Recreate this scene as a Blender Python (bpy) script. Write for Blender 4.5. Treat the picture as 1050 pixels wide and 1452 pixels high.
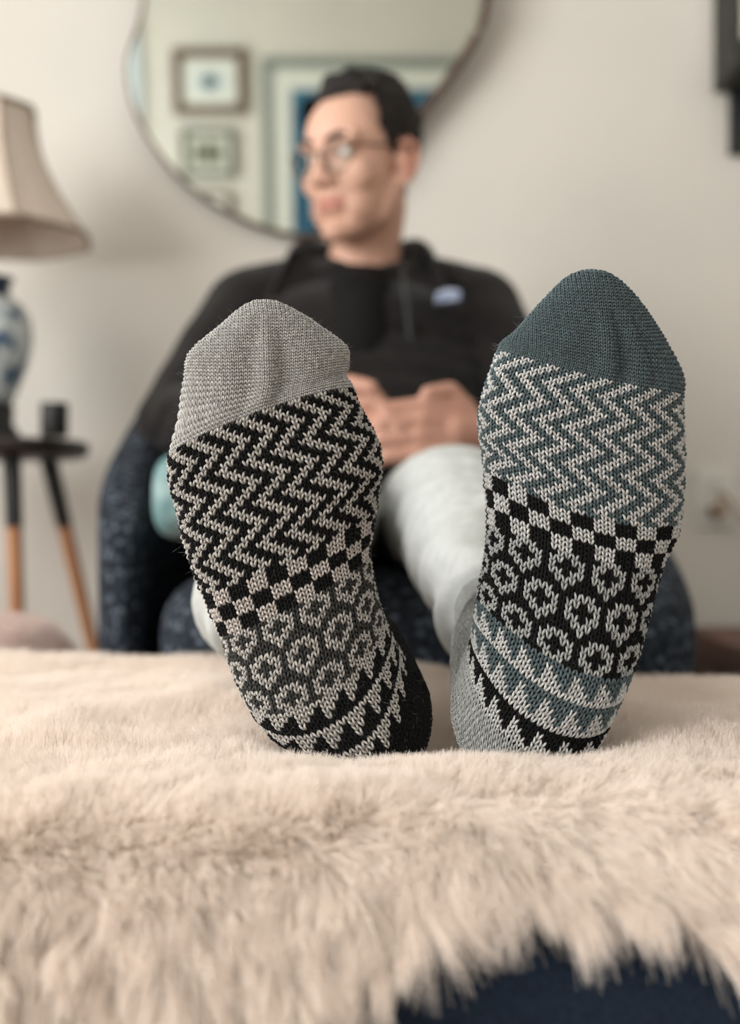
import bpy, math, random
import numpy as np
from mathutils import Vector, Matrix, Euler
random.seed(3); rng = np.random.default_rng(7)
for o in list(bpy.data.objects): bpy.data.objects.remove(o)
scene = bpy.context.scene
COL = scene.collection

# ------------------------------------------------------------------ camera
F = 1670.0                     # focal length in pixels of the 1050x1452 frame
CZ = 0.58                      # camera height
cam_d = bpy.data.cameras.new('camera'); cam = bpy.data.objects.new('camera', cam_d)
COL.objects.link(cam); scene.camera = cam
cam.location = (0, 0, CZ); cam.rotation_euler = (math.pi/2, 0, 0)
cam_d.sensor_fit = 'VERTICAL'; cam_d.sensor_height = 36.0; cam_d.sensor_width = 36.0*1050/1452
cam_d.lens = F/1452*36.0
cam_d.clip_start = 0.02
cam_d.dof.use_dof = True; cam_d.dof.focus_distance = 0.715; cam_d.dof.aperture_fstop = 2.9
cam_d.dof.aperture_blades = 9

# ------------------------------------------------------------------ light
w = bpy.data.worlds.new('world'); scene.world = w; w.use_nodes = True
wb = w.node_tree.nodes['Background']; wb.inputs[0].default_value = (0.80, 0.90, 1.0, 1); wb.inputs[1].default_value = 0.6
def area(name, loc, rot, sx, sy, power, col):
    d = bpy.data.lights.new(name, 'AREA'); d.shape = 'RECTANGLE'; d.size = sx; d.size_y = sy
    d.energy = power; d.color = col
    o = bpy.data.objects.new(name, d); COL.objects.link(o); o.location = loc; o.rotation_euler = rot
    return o
# daylight entering through the big window in the left wall and the one in the wall behind the camera
area('window_daylight', (-1.96, 0.0, 1.45), (0, -math.pi/2, 0), 1.7, 2.6, 118, (1.0, 0.985, 0.96))
area('window_daylight', (1.15, -1.56, 1.35), (math.pi/2, 0, 0), 1.3, 1.5, 9, (0.95, 0.98, 1.0))
vs = scene.view_settings
vs.view_transform = 'Standard'; vs.look = 'None'; vs.gamma = 1.0; vs.use_curve_mapping = False
vs.exposure = 0.0

# ------------------------------------------------------------------ helpers
def P(px, py, y):
    return Vector(((px-525)/F*y, y, CZ-(py-726)/F*y))
def lin(c):
    return tuple((x/255/12.92 if x/255 <= 0.04045 else ((x/255+0.055)/1.055)**2.4) for x in c)
def mat(name, rgb, rough=0.7, rgb2=None, scale=20, detail=3, bump=0.0, bscale=80, metal=0.0, spec=0.5,
        lo=0.35, hi=0.65, sheen=0.0, coat=0.0, stretch=None):
    m = bpy.data.materials.new(name); m.use_nodes = True
    nt = m.node_tree; b = nt.nodes['Principled BSDF']
    b.inputs['Base Color'].default_value = (*lin(rgb), 1); b.inputs['Roughness'].default_value = rough
    b.inputs['Metallic'].default_value = metal; b.inputs['Specular IOR Level'].default_value = spec
    b.inputs['Sheen Weight'].default_value = sheen; b.inputs['Coat Weight'].default_value = coat
    tc = nt.nodes.new('ShaderNodeTexCoord'); vec = tc.outputs['Object']
    if stretch:
        mp = nt.nodes.new('ShaderNodeMapping'); mp.inputs['Scale'].default_value = stretch
        nt.links.new(vec, mp.inputs[0]); vec = mp.outputs[0]
    if rgb2:
        n = nt.nodes.new('ShaderNodeTexNoise'); n.inputs['Scale'].default_value = scale; n.inputs['Detail'].default_value = detail
        nt.links.new(vec, n.inputs['Vector'])
        r = nt.nodes.new('ShaderNodeValToRGB')
        r.color_ramp.elements[0].position = lo; r.color_ramp.elements[0].color = (*lin(rgb), 1)
        r.color_ramp.elements[1].position = hi; r.color_ramp.elements[1].color = (*lin(rgb2), 1)
        nt.links.new(n.outputs['Fac'], r.inputs[0]); nt.links.new(r.outputs[0], b.inputs['Base Color'])
    if bump:
        n2 = nt.nodes.new('ShaderNodeTexNoise'); n2.inputs['Scale'].default_value = bscale; n2.inputs['Detail'].default_value = 4
        nt.links.new(vec, n2.inputs['Vector'])
        bp = nt.nodes.new('ShaderNodeBump'); bp.inputs['Strength'].default_value = bump; bp.inputs['Distance'].default_value = 0.004
        nt.links.new(n2.outputs['Fac'], bp.inputs['Height']); nt.links.new(bp.outputs[0], b.inputs['Normal'])
    return m
def tag(o, label=None, cat=None, group=None, kind=None):
    if label: o['label'] = label
    if cat: o['category'] = cat
    if group: o['group'] = group
    if kind: o['kind'] = kind
    return o
def empty(name, loc, label, cat, group=None):
    o = bpy.data.objects.new(name, None); COL.objects.link(o); o.location = loc; o.empty_display_size = 0.05
    return tag(o, label, cat, group)
def link(name, data, m, parent=None, kind=None):
    o = bpy.data.objects.new(name, data); COL.objects.link(o)
    if m is not None:
        for mm in (m if isinstance(m, (list, tuple)) else [m]): data.materials.append(mm)
    if parent:
        o.parent = parent
        if parent.type == 'EMPTY': o.matrix_parent_inverse = Matrix.Translation(parent.location).inverted()
    if kind: o['kind'] = kind
    return o
def mesh(name, verts, faces, m, parent=None, smooth=True, kind=None):
    d = bpy.data.meshes.new(name); d.from_pydata([tuple(v) for v in verts], [], [tuple(int(i) for i in f) for f in faces]); d.update()
    if smooth: d.polygons.foreach_set('use_smooth', [True]*len(d.polygons))
    return link(name, d, m, parent, kind)
def fast_mesh(name, verts, tris, m, parent, midx=None, kind=None):
    d = bpy.data.meshes.new(name); nv = len(verts); nt_ = len(tris)
    d.vertices.add(nv); d.vertices.foreach_set('co', np.asarray(verts, np.float32).ravel())
    d.loops.add(nt_*3); d.loops.foreach_set('vertex_index', np.asarray(tris, np.int32).ravel())
    d.polygons.add(nt_); d.polygons.foreach_set('loop_start', np.arange(0, nt_*3, 3, dtype=np.int32))
    o = link(name, d, m, parent, kind)
    if midx is not None: d.polygons.foreach_set('material_index', np.asarray(midx, np.int32))
    d.polygons.foreach_set('use_smooth', np.ones(nt_, bool)); d.update(); d.validate()
    return o
def shells():
    return ([], [])
def add(sh, verts, faces):
    n = len(sh[0]); sh[0].extend(verts); sh[1].extend([tuple(i+n for i in f) for f in faces])
def box(sh, a, b, rot=None):
    (x0, y0, z0), (x1, y1, z1) = a, b
    v = [Vector(p) for p in ((x0,y0,z0),(x1,y0,z0),(x1,y1,z0),(x0,y1,z0),(x0,y0,z1),(x1,y0,z1),(x1,y1,z1),(x0,y1,z1))]
    if rot: v = [rot @ p for p in v]
    add(sh, v, [(3,2,1,0),(4,5,6,7),(0,1,5,4),(1,2,6,5),(2,3,7,6),(3,0,4,7)])
def basis(d):
    d = d.normalized(); u = d.cross(Vector((0,0,1)) if abs(d.z) < 0.9 else Vector((1,0,0))).normalized()
    return u, d.cross(u).normalized(), d
def capsule(sh, p0, r0, p1, r1, n=14, k=4):
    p0, p1 = Vector(p0), Vector(p1); u, v, d = basis(p1-p0)
    rings = []
    for i in range(k): a = -math.pi/2+(i+1)/(k+1)*math.pi/2; rings.append((p0+d*(r0*math.sin(a)), r0*math.cos(a)))
    rings.append((p0, r0)); rings.append((p1, r1))
    for i in range(k): a = (i+1)/(k+1)*math.pi/2; rings.append((p1+d*(r1*math.sin(a)), r1*math.cos(a)))
    vs_ = [p0-d*r0]
    for c, r in rings:
        for j in range(n):
            t = 2*math.pi*j/n; vs_.append(c+u*(r*math.cos(t))+v*(r*math.sin(t)))
    vs_.append(p1+d*r1); R = len(rings); fs = []
    for j in range(n): fs.append((0, 1+(j+1) % n, 1+j))
    for i in range(R-1):
        for j in range(n):
            a = 1+i*n+j; b = 1+i*n+(j+1) % n; fs.append((a, b, b+n, a+n))
    e = len(vs_)-1
    for j in range(n): fs.append((1+(R-1)*n+j, 1+(R-1)*n+(j+1) % n, e))
    add(sh, vs_, fs)
def chain(sh, pts, rs, n=14):
    for i in range(len(pts)-1): capsule(sh, pts[i], rs[i], pts[i+1], rs[i+1], n)
def ellip(sh, c, r, rot=None, n=24, k=14):
    c = Vector(c); vs_ = []; fs = []
    def T(p): p = Vector((p[0]*r[0], p[1]*r[1], p[2]*r[2])); return c+((rot @ p) if rot else p)
    vs_.append(T((0,0,-1)))
    for i in range(1, k):
        a = -math.pi/2+math.pi*i/k
        for j in range(n): t = 2*math.pi*j/n; vs_.append(T((math.cos(a)*math.cos(t), math.cos(a)*math.sin(t), math.sin(a))))
    vs_.append(T((0,0,1)))
    for j in range(n): fs.append((0, 1+(j+1) % n, 1+j))
    for i in range(k-2):
        for j in range(n): a = 1+i*n+j; b = 1+i*n+(j+1) % n; fs.append((a, b, b+n, a+n))
    e = len(vs_)-1
    for j in range(n): fs.append((1+(k-2)*n+j, 1+(k-2)*n+(j+1) % n, e))
    add(sh, vs_, fs)
def lathe(sh, c, prof, n=40, fn=None):
    """prof: list of (radius, z) from bottom to top; fn(angle, z) scales the radius"""
    c = Vector(c); vs_ = []; fs = []
    for r, z in prof:
        for j in range(n):
            t = 2*math.pi*j/n; k = fn(t, z) if fn else 1.0
            vs_.append(c+Vector((r*k*math.cos(t), r*k*math.sin(t), z)))
    for i in range(len(prof)-1):
        for j in range(n): a = i*n+j; b = i*n+(j+1) % n; fs.append((a, b, b+n, a+n))
    fs.append(tuple(reversed(range(n)))); fs.append(tuple(range((len(prof)-1)*n, len(prof)*n)))
    add(sh, vs_, fs)
def remeshed(name, sh, voxel, smooth_it, m, parent=None, post=None):
    d = bpy.data.meshes.new('tmp'); d.from_pydata([tuple(v) for v in sh[0]], [], sh[1]); d.update()
    o = bpy.data.objects.new('tmp', d); COL.objects.link(o)
    r = o.modifiers.new('r', 'REMESH'); r.mode = 'VOXEL'; r.voxel_size = voxel
    s = o.modifiers.new('s', 'SMOOTH'); s.iterations = smooth_it; s.factor = 0.5
    dg = bpy.context.evaluated_depsgraph_get(); md = bpy.data.meshes.new_from_object(o.evaluated_get(dg))
    bpy.data.objects.remove(o); bpy.data.meshes.remove(d)
    if post: post(md)
    md.polygons.foreach_set('use_smooth', [True]*len(md.polygons)); md.update(); md.name = name
    return link(name, md, m, parent)
def coords(md):
    a = np.empty(len(md.vertices)*3, np.float32); md.vertices.foreach_get('co', a); return a.reshape(-1, 3)
def normals(md):
    a = np.empty(len(md.vertices)*3, np.float32); md.vertices.foreach_get('normal', a); return a.reshape(-1, 3)
def bevel(o, w_=0.004, seg=2):
    b = o.modifiers.new('bevel', 'BEVEL'); b.width = w_; b.segments = seg; b.limit_method = 'ANGLE'; return o
def sstep(a, b, x):
    t = np.clip((x-a)/(b-a), 0, 1); return t*t*(3-2*t)
def torus_path(sh, pts, r, n=8, closed=True):
    m_ = len(pts); vs_ = []; fs = []
    for i in range(m_):
        a = pts[(i-1) % m_] if (closed or i > 0) else pts[i]; b = pts[(i+1) % m_] if (closed or i < m_-1) else pts[i]
        u, v, d = basis(Vector(b)-Vector(a))
        rr = r[i] if isinstance(r, (list, tuple)) else r
        for j in range(n): t = 2*math.pi*j/n; vs_.append(Vector(pts[i])+u*(rr*math.cos(t))+v*(rr*math.sin(t)))
    for i in range(m_ if closed else m_-1):
        for j in range(n):
            a = i*n+j; b = i*n+(j+1) % n; c = ((i+1) % m_)*n
            fs.append((a, b, c+(j+1) % n, c+j))
    if not closed: fs.append(tuple(reversed(range(n)))); fs.append(tuple(range((m_-1)*n, m_*n)))
    add(sh, vs_, fs)
def hair(name, pts, radius, m, parent, tip=0.25, kind='stuff'):
    """pts: (N, K, 3) strand control points"""
    N, K, _ = pts.shape
    c = bpy.data.hair_curves.new(name); c.add_curves([K]*N)
    c.attributes['position'].data.foreach_set('vector', np.asarray(pts, np.float32).ravel())
    ra = c.attributes.get('radius') or c.attributes.new('radius', 'FLOAT', 'POINT')
    prof = np.linspace(1, tip, K)[None, :]*np.asarray(radius).reshape(-1, 1)*np.ones((N, 1))
    ra.data.foreach_set('value', prof.astype(np.float32).ravel())
    return link(name, c, m, parent, kind)
def vnoise(p, seed, scale):
    """smooth value noise on 2-D points (N,2)"""
    r = np.random.default_rng(seed).random((64, 64)); q = p*scale+1000
    i = np.floor(q).astype(int); f = q-i; f = f*f*(3-2*f); i0 = i % 64; i1 = (i+1) % 64
    a = r[i0[:,0], i0[:,1]]; b = r[i1[:,0], i0[:,1]]; c = r[i0[:,0], i1[:,1]]; d = r[i1[:,0], i1[:,1]]
    return (a*(1-f[:,0])+b*f[:,0])*(1-f[:,1])+(c*(1-f[:,0])+d*f[:,0])*f[:,1]-0.5

# ------------------------------------------------------------------ materials
M_wall = mat('wall_paint', (214, 209, 200), 0.9, (209, 205, 197), 3, 3, 0.05, 300, spec=0.2)
M_ceil = mat('ceiling_paint', (236, 234, 230), 0.95)
M_floor = mat('floor_wood', (148, 116, 86), 0.5, (120, 90, 64), 6, 5, 0.1, 40, stretch=(1, 8, 1))
M_white = mat('white_gloss_paint', (232, 232, 228), 0.4)
M_door = mat('pale_blue_door_paint', (205, 216, 222), 0.5)
M_outlet = mat('almond_plastic', (214, 212, 204), .5)
M_black = mat('matt_black', (16, 15, 15), 0.55, (24, 22, 21), 30)
M_bronze = mat('bronze_metal', (104, 84, 73), 0.2, (92, 74, 64), 15, metal=0.9)
M_navy = mat('navy_upholstery', (22, 32, 46), 0.95, (30, 42, 58), 350, 2, 0.25, 500, spec=0.15, sheen=0.1)
def tweed():
    m = mat('speckled_navy_tweed', (25, 28, 34), 0.95, (52, 58, 66), 120, 4, 0.8, 300, spec=0.1)
    nt = m.node_tree; b = nt.nodes['Principled BSDF']; src = b.inputs['Base Color'].links[0].from_socket
    v = nt.nodes.new('ShaderNodeTexVoronoi'); v.inputs['Scale'].default_value = 85; v.inputs['Randomness'].default_value = 1
    tc = [n for n in nt.nodes if n.type == 'TEX_COORD'][0]; nt.links.new(tc.outputs['Object'], v.inputs['Vector'])
    r = nt.nodes.new('ShaderNodeValToRGB'); r.color_ramp.elements[0].position = 0.02; r.color_ramp.elements[0].color = (1,1,1,1)
    r.color_ramp.elements[1].position = 0.42; r.color_ramp.elements[1].color = (0,0,0,1)
    nt.links.new(v.outputs['Distance'], r.inputs[0])
    mx = nt.nodes.new('ShaderNodeMix'); mx.data_type = 'RGBA'; mx.inputs['B'].default_value = (*lin((112, 122, 132)), 1)
    nt.links.new(r.outputs[0], mx.inputs['Factor']); nt.links.new(src, mx.inputs['A']); nt.links.new(mx.outputs['Result'], b.inputs['Base Color'])
    return m
M_tweed = tweed()
M_fleece = mat('black_brown_fleece', (29, 26, 25), 0.95, (21, 19, 19), 60, 3, 0.5, 250, spec=0.1, sheen=0.12)
M_tee = mat('black_jersey', (15, 14, 14), 0.9, spec=0.2)
M_pants = mat('pale_grey_jersey', (182, 184, 181), 0.95, (170, 173, 171), 90, 3, 0.15, 500, spec=0.1)
M_hairm = mat('dark_brown_hair', (20, 15, 13), 0.9, (30, 23, 19), 120, 3, 0.6, 220, stretch=(1, 1, 0.3))
M_mirror = mat('mirror_silver', (200, 205, 198), 0.02, metal=1.0)
M_rim = mat('spectacle_metal', (86, 66, 52), 0.3, metal=0.8)

# ------------------------------------------------------------------ room shell
X0, X1, Y0, Y1, H = -1.9, 2.3, -1.62, 2.3, 2.7
def sbox(name, a, b, m):
    s = shells(); box(s, a, b); return tag(mesh(name, *s, m, smooth=False), kind='structure')
sbox('floor', (X0-.1, Y0-.1, -.1), (X1+.1, Y1+.1, 0), M_floor)
sbox('ceiling', (X0-.1, Y0-.1, H), (X1+.1, Y1+.1, H+.1), M_ceil)
sbox('wall_back', (X0-.1, Y1, 0), (X1+.1, Y1+.1, H), M_wall)
sbox('wall_right', (X1, Y0, 0), (X1+.1, Y1, H), M_wall)
def wall_hole(name, fixed, a0, a1, h0, h1, l0, l1, axis, m):
    s = shells()
    for (p0, p1, q0, q1) in ((l0, a0, 0, H), (a1, l1, 0, H), (a0, a1, 0, h0), (a0, a1, h1, H)):
        if p1-p0 < 1e-4 or q1-q0 < 1e-4: continue
        if axis == 'x': box(s, (fixed[0], p0, q0), (fixed[1], p1, q1))
        else: box(s, (p0, fixed[0], q0), (p1, fixed[1], q1))
    return tag(mesh(name, *s, m, smooth=False), kind='structure')
wall_hole('wall_left', (X0-.1, X0), -1.3, 1.3, 0.6, 2.3, Y0, Y1, 'x', M_wall)
wall_hole('wall_front', (Y0-.1, Y0), 0.5, 1.8, 0.6, 2.1, X0-.1, X1+.1, 'y', M_wall)
s = shells()
for y in (-1.3, -.46, .42, 1.26): box(s, (X0-.09, y, .6), (X0-.045, y+.04, 2.3))
for z in (.6, 2.26): box(s, (X0-.09, -1.3, z), (X0-.045, 1.3, z+.04))
tag(mesh('window_1', *s, M_white, smooth=False), kind='structure')
s = shells()
for x in (.5, 1.13, 1.76): box(s, (x, Y0-.09, .6), (x+.04, Y0-.05, 2.1))
for z in (.6, 2.06): box(s, (.5, Y0-.09, z), (1.8, Y0-.05, z+.04))
tag(mesh('window_2', *s, M_white, smooth=False), kind='structure')
sbox('baseboard_back', (X0, Y1-.015, 0), (X1, Y1, .1), M_white)
sbox('baseboard_right', (X1-.015, Y0, 0), (X1, Y1-.015, .1), M_white)
sbox('baseboard_left', (X0, Y0+.0, 0), (X0+.015, Y1-.015, .1), M_white)

# ------------------------------------------------------------------ wavy mirror on the back wall
TILT = math.radians(5.5)       # hung on a wire, its top leans forward
MB = P(430, 333, 2.27)         # lowest point of the glass
mir = empty('wall_mirror', (MB.x, Y1-.02, MB.z), 'large wavy-edged mirror with thin bronze rim hanging on the wall', 'mirror')
Nn = Vector((0, -math.cos(TILT), -math.sin(TILT)))
def on_mirror(px, py):
    d = Vector(((px-525)/F, 1, -(py-726)/F)); o = Vector((0, 0, CZ))
    return o+d*((MB-o).dot(Nn)/d.dot(Nn))
edge_px = [(205,-20),(199,30),(185,70),(181,100),(190,150),(215,200),(252,247),(300,286),(352,313),(395,328),(440,333),
           (490,318),(530,275),(560,220),(592,168),(625,125),(656,82),(680,38),(690,-5),(688,-60),(675,-120),(650,-190),
           (640,-260),(600,-330),(530,-365),(450,-350),(380,-300),(320,-265),(250,-240),(190,-190),(170,-130),(185,-70)]
def crom(pts, sub):
    out = []; n = len(pts)
    for i in range(n):
        p0, p1, p2, p3 = [Vector(pts[(i+k-1) % n]) for k in range(4)]
        for j in range(sub):
            t = j/sub
            out.append(0.5*((2*p1)+(p2-p0)*t+(2*p0-5*p1+4*p2-p3)*t*t+(3*p1-p0-3*p2+p3)*t**3))
    return out
epx = crom(edge_px, 5)
ep = [on_mirror(p[0], p[1]) for p in epx]
cen = sum(ep, Vector())/len(ep)
mesh('glass', ep+[cen], [((i+1) % len(ep), i, len(ep)) for i in range(len(ep))], M_mirror, mir, smooth=False)
s = shells(); nE = len(ep); add(s, ep+[p-Nn*0.012 for p in ep], [tuple(range(nE, 2*nE))]+[(i, (i+1) % nE, nE+(i+1) % nE, nE+i) for i in range(nE)])
for v in range(nE): s[0][v] = s[0][v]-Nn*0.001
mesh('backing_board', *s, M_black, mir, smooth=False)
s = shells(); torus_path(s, [p-Nn*0.004 for p in ep], [float(np.interp(p.x, [-.45, -.2, .0, .2], [.0048, .0055, .0075, .0088])) for p in ep], 10); mesh('rim', *s, M_bronze, mir)
s = shells(); top = max(ep, key=lambda p: p.z); capsule(s, top-Vector((.05,0,.12)), .006, (top.x-.05, Y1-.001, top.z-.10), .006); mesh('hook', *s, M_black, mir)

def through_mirror(px, py):     # a point of the wall behind the camera that the mirror shows at this pixel
    h = on_mirror(px, py); d = (h-Vector((0, 0, CZ))).normalized(); r = d-2*d.dot(Nn)*Nn
    return h+r*((Y0-h.y)/r.y)

# ------------------------------------------------------------------ pictures on the wall behind the camera
M_frame_wood = mat('brown_frame_wood', (98, 70, 56), 0.5, (84, 58, 46), 12, 4, stretch=(1, 1, 6))
M_frame_grey = mat('grey_green_frame', (118, 128, 122), 0.5)
M_frame_dark = mat('dark_olive_frame', (84, 84, 72), 0.5)
M_mat = mat('white_mat_board', (222, 222, 214), 0.9)
M_blue_art = mat('deep_blue_print', (28, 78, 108), 0.8, (46, 104, 130), 6)
M_pale_art = mat('pale_print', (206, 214, 214), 0.8)
M_ink = mat('blue_grey_ink', (58, 84, 96), 0.8)
M_olive_art = mat('olive_print', (120, 122, 104), 0.8, (158, 160, 142), 14)
def picture(x0, z1, x1, z0, fw, mw, fm, label, art):
    e = empty('framed_picture', ((x0+x1)/2, Y0+.015, z0), label, 'picture', 'framed pictures on the wall opposite the mirror')
    y0, y1 = Y0+.001, Y0+.028
    for a, b in (((x0, y0, z0), (x0+fw, y1, z1)), ((x1-fw, y0, z0), (x1, y1, z1)), ((x0+fw, y0, z0), (x1-fw, y1, z0+fw)), ((x0+fw, y0, z1-fw), (x1-fw, y1, z1))):
        s = shells(); box(s, a, b); bevel(mesh('frame_bar', *s, fm, e, smooth=False), .003)
    s = shells(); box(s, (x0+fw, y0, z0+fw), (x1-fw, y1-.012, z1-fw)); mesh('mat_board', *s, M_mat, e, smooth=False)
    a0, a1, b0, b1 = x0+fw+mw, x1-fw-mw, z0+fw+mw, z1-fw-mw; yy = y1-.012
    art(e, a0, a1, b0, b1, yy)
def art_flower(e, a0, a1, b0, b1, y):
    s = shells(); box(s, (a0, y, b0), (a1, y+.002, b1)); mesh('print', *s, M_pale_art, e, smooth=False)
    s = shells(); cx, cz = (a0+a1)/2, (b0+b1)/2
    for k in range(9):
        t = 2*math.pi*k/9; r = (a1-a0)*.14
        ellip(s, (cx+r*math.cos(t), y+.003, cz+r*math.sin(t)), (r*.75, .002, r*.4), Matrix.Rotation(-t, 3, 'Y'), 10, 6)
    ellip(s, (cx, y+.003, cz), ((a1-a0)*.12, .003, (a1-a0)*.12), None, 12, 6)
    mesh('flower_motif', *s, M_ink, e)
def art_olive(e, a0, a1, b0, b1, y):
    s = shells(); box(s, (a0, y, b0), (a1, y+.002, b1)); mesh('print', *s, M_olive_art, e, smooth=False)
    n = 4
    for k in range(n):
        s = shells(); xa = a0+(a1-a0)*(k+.2)/n; box(s, (xa, y+.002, b0+(b1-b0)*.12), (xa+(a1-a0)*.12, y+.004, b1-(b1-b0)*(.1+.1*(k % 2))))
        mesh('dark_stripe', *s, M_frame_dark, e, smooth=False)
def art_blue(e, a0, a1, b0, b1, y):
    s = shells(); box(s, (a0, y, b0), (a1, y+.002, b1)); mesh('print', *s, M_blue_art, e, smooth=False)
    s = shells(); k = .12*(a1-a0); box(s, (a0+k, y+.002, b0+k), (a1-k, y+.004, b1-k)); mesh('print_centre', *s, M_pale_art, e, smooth=False)
def rect(px0, py0, px1, py1):
    a = through_mirror(px0, py0); b = through_mirror(px1, py1); c = through_mirror((px0+px1)/2, py0); d = through_mirror((px0+px1)/2, py1)
    return (a.x+through_mirror(px0, py1).x)/2, c.z, (b.x+through_mirror(px1, py0).x)/2, d.z
r = rect(246, 70, 350, 163); picture(*r, .045, .05, M_frame_wood, 'square brown wooden picture frame with a small blue-grey flower print', art_flower)
r = rect(258, 183, 334, 252); picture(*r, .03, .03, M_frame_dark, 'small dark olive framed print of striped shapes below the flower print', art_olive)
r = rect(374, 84, 700, 380); picture(*r, .045, .10, M_frame_grey, 'large grey-green framed blue poster with a wide white mat', art_blue)
r = rect(252, 272, 330, 340); picture(*r, .025, .04, M_frame_wood, 'small thin-framed pale print lowest in the picture group', art_flower)
# door beside the pictures
dx = through_mirror(199, 100).x
s = shells(); box(s, (dx-.55, Y0, 0), (dx-.07, Y0+.02, 2.6)); door = tag(mesh('door_1', *s, M_door, smooth=False), kind='structure')
s = shells(); box(s, (dx-.07, Y0, 0), (dx, Y0+.03, 2.65)); tag(mesh('trim_1', *s, M_door, smooth=False), kind='structure')

# ------------------------------------------------------------------ side table, lamp, candle jar
LX, LY = P(-12, 0, 2.04).x, 2.02
TZ = P(0, 624, 1.99).z
M_tabletop = mat('dark_stained_top', (42, 36, 34), 0.45, (52, 44, 40), 20)
M_legwood = mat('honey_leg_wood', (176, 122, 80), 0.55, (156, 104, 66), 30, 4, stretch=(4, 4, .5))
tb = empty('side_table', (LX, LY, 0), 'small round dark side table with black-topped honey wood legs', 'table')
s = shells(); lathe(s, (LX, LY, 0), [(.15, TZ-.03), (.166, TZ-.026), (.17, TZ-.012), (.168, TZ-.002), (.16, TZ)], 48); mesh('tabletop', *s, M_tabletop, tb)
for a, rb in ((-52, .17), (36, .27), (160, .25)):
    t = math.radians(a); d = Vector((math.cos(t), math.sin(t), 0)); top = Vector((LX, LY, TZ-.03))+d*.108; bot = Vector((LX, LY, .012))+d*rb
    mid = top.lerp(bot, .17)
    lg = None
    s = shells(); capsule(s, mid, .013, bot, .009, 16); lg = mesh('leg', *s, M_legwood, tb)
    s = shells(); capsule(s, top, .0155, mid, .0142, 16); mesh('leg_sleeve', *s, M_black, lg)
M_porc = mat('blue_white_porcelain', (196, 204, 204), 0.2, (62, 92, 120), 26, 4, lo=.50, hi=.60, coat=.4)
M_navyglaze = mat('navy_glaze', (26, 40, 66), 0.2, coat=.3)
M_shade = mat('cream_shade_fabric', (214, 200, 186), 0.9, (206, 192, 178), 60, bump=.15, bscale=300)
M_shadetrim = mat('beige_shade_trim', (150, 134, 118), 0.9)
lp = empty('table_lamp', (LX, LY, TZ), 'blue and white porcelain jar lamp with cream bell shade', 'lamp')
def zz(py): return P(0, py, LY).z
def wd(px): return px/F*LY
s = shells(); lathe(s, (LX, LY, 0), [(.050, TZ+.001), (.054, TZ+.008), (.050, TZ+.02), (.042, TZ+.028), (.044, zz(575)), (.038, zz(572))], 40); mesh('base', *s, M_black, lp)
s = shells(); lathe(s, (LX, LY, 0), [(.034, zz(574)), (.043, zz(568)), (.052, zz(550)), (.066, zz(520)), (.074, zz(490)), (.0745, zz(468)), (.069, zz(446)), (.058, zz(432)), (.045, zz(425)), (.040, zz(422))], 48); mesh('jar', *s, M_porc, lp)
s = shells(); lathe(s, (LX, LY, 0), [(.040, zz(423)), (.036, zz(415)), (.037, zz(405)), (.043, zz(398)), (.044, zz(394)), (.03, zz(392)), (.012, zz(390))], 40); mesh('collar', *s, M_navyglaze, lp)
s = shells(); capsule(s, (LX, LY, zz(395)), .006, (LX, LY, zz(150)), .004, 10); mesh('stem', *s, M_bronze, lp)
s = shells(); ellip(s, (LX, LY, zz(132)), (.012, .012, .014)); capsule(s, (LX, LY, zz(152)), .006, (LX, LY, zz(142)), .006, 10); mesh('finial', *s, mat('teal_finial', (40, 84, 92), .3), lp)
# bell shade of eight flared panels
prof = []
for i in range(15):
    t = i/14; z = zz(338)+(zz(156)-zz(338))*t
    r = wd(66)+(wd(146)-wd(66))*((1-t)**1.75)
    prof.append((r, z))
def oct_(t, z): a = (t+.22) % (math.pi/4)-math.pi/8; return .955/math.cos(a)*(1-.02*abs(math.cos(4*(t+.22))))
s = shells(); n = 96; ring = []
inner = [(r-.004, z) for r, z in reversed(prof)]
lathe(s, (LX, LY, 0), prof+inner, n, oct_); s[1].pop(); s[1].pop()
for j in range(n): a = (len(prof)*2-1)*n; s[1].append((a+j, a+(j+1) % n, (j+1) % n, j))
sh_o = mesh('shade', *s, M_shade, lp)
for zc, rr in ((zz(336), wd(146)), (zz(156), wd(66))):
    s = shells(); torus_path(s, [Vector((LX+rr*oct_(t, 0)*math.cos(t), LY+rr*oct_(t, 0)*math.sin(t), zc)) for t in np.linspace(0, 2*math.pi, 96, endpoint=False)], .0045, 8)
    mesh('shade_trim', *s, M_shadetrim, sh_o)
for k in range(8):
    t = k*math.pi/4-.22; s = shells()
    torus_path(s, [Vector((LX+r_*oct_(t, 0)*1.004*math.cos(t), LY+r_*oct_(t, 0)*1.004*math.sin(t), z)) for r_, z in prof], .0025, 6, False)
    mesh('shade_rib', *s, M_shadetrim, sh_o)
cj = P(77, 630, 1.92)
s = shells(); rj = 19.5/F*1.92
lathe(s, (cj.x, 1.92, 0), [(rj*.9, TZ+.001), (rj, TZ+.004), (rj, TZ+.054), (rj*.97, TZ+.056), (rj*.86, TZ+.055), (rj*.86, TZ+.036), (.002, TZ+.035)], 32)
cjo = empty('candle_jar', (cj.x, 1.92, TZ), 'small black candle jar on the round side table', 'candle')
mesh('jar', *s, M_black, cjo)
s = shells(); capsule(s, (cj.x, 1.92, TZ+.036), .0012, (cj.x, 1.92, TZ+.046), .001, 6, 2); mesh('wick', *s, M_white, cjo)

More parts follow.
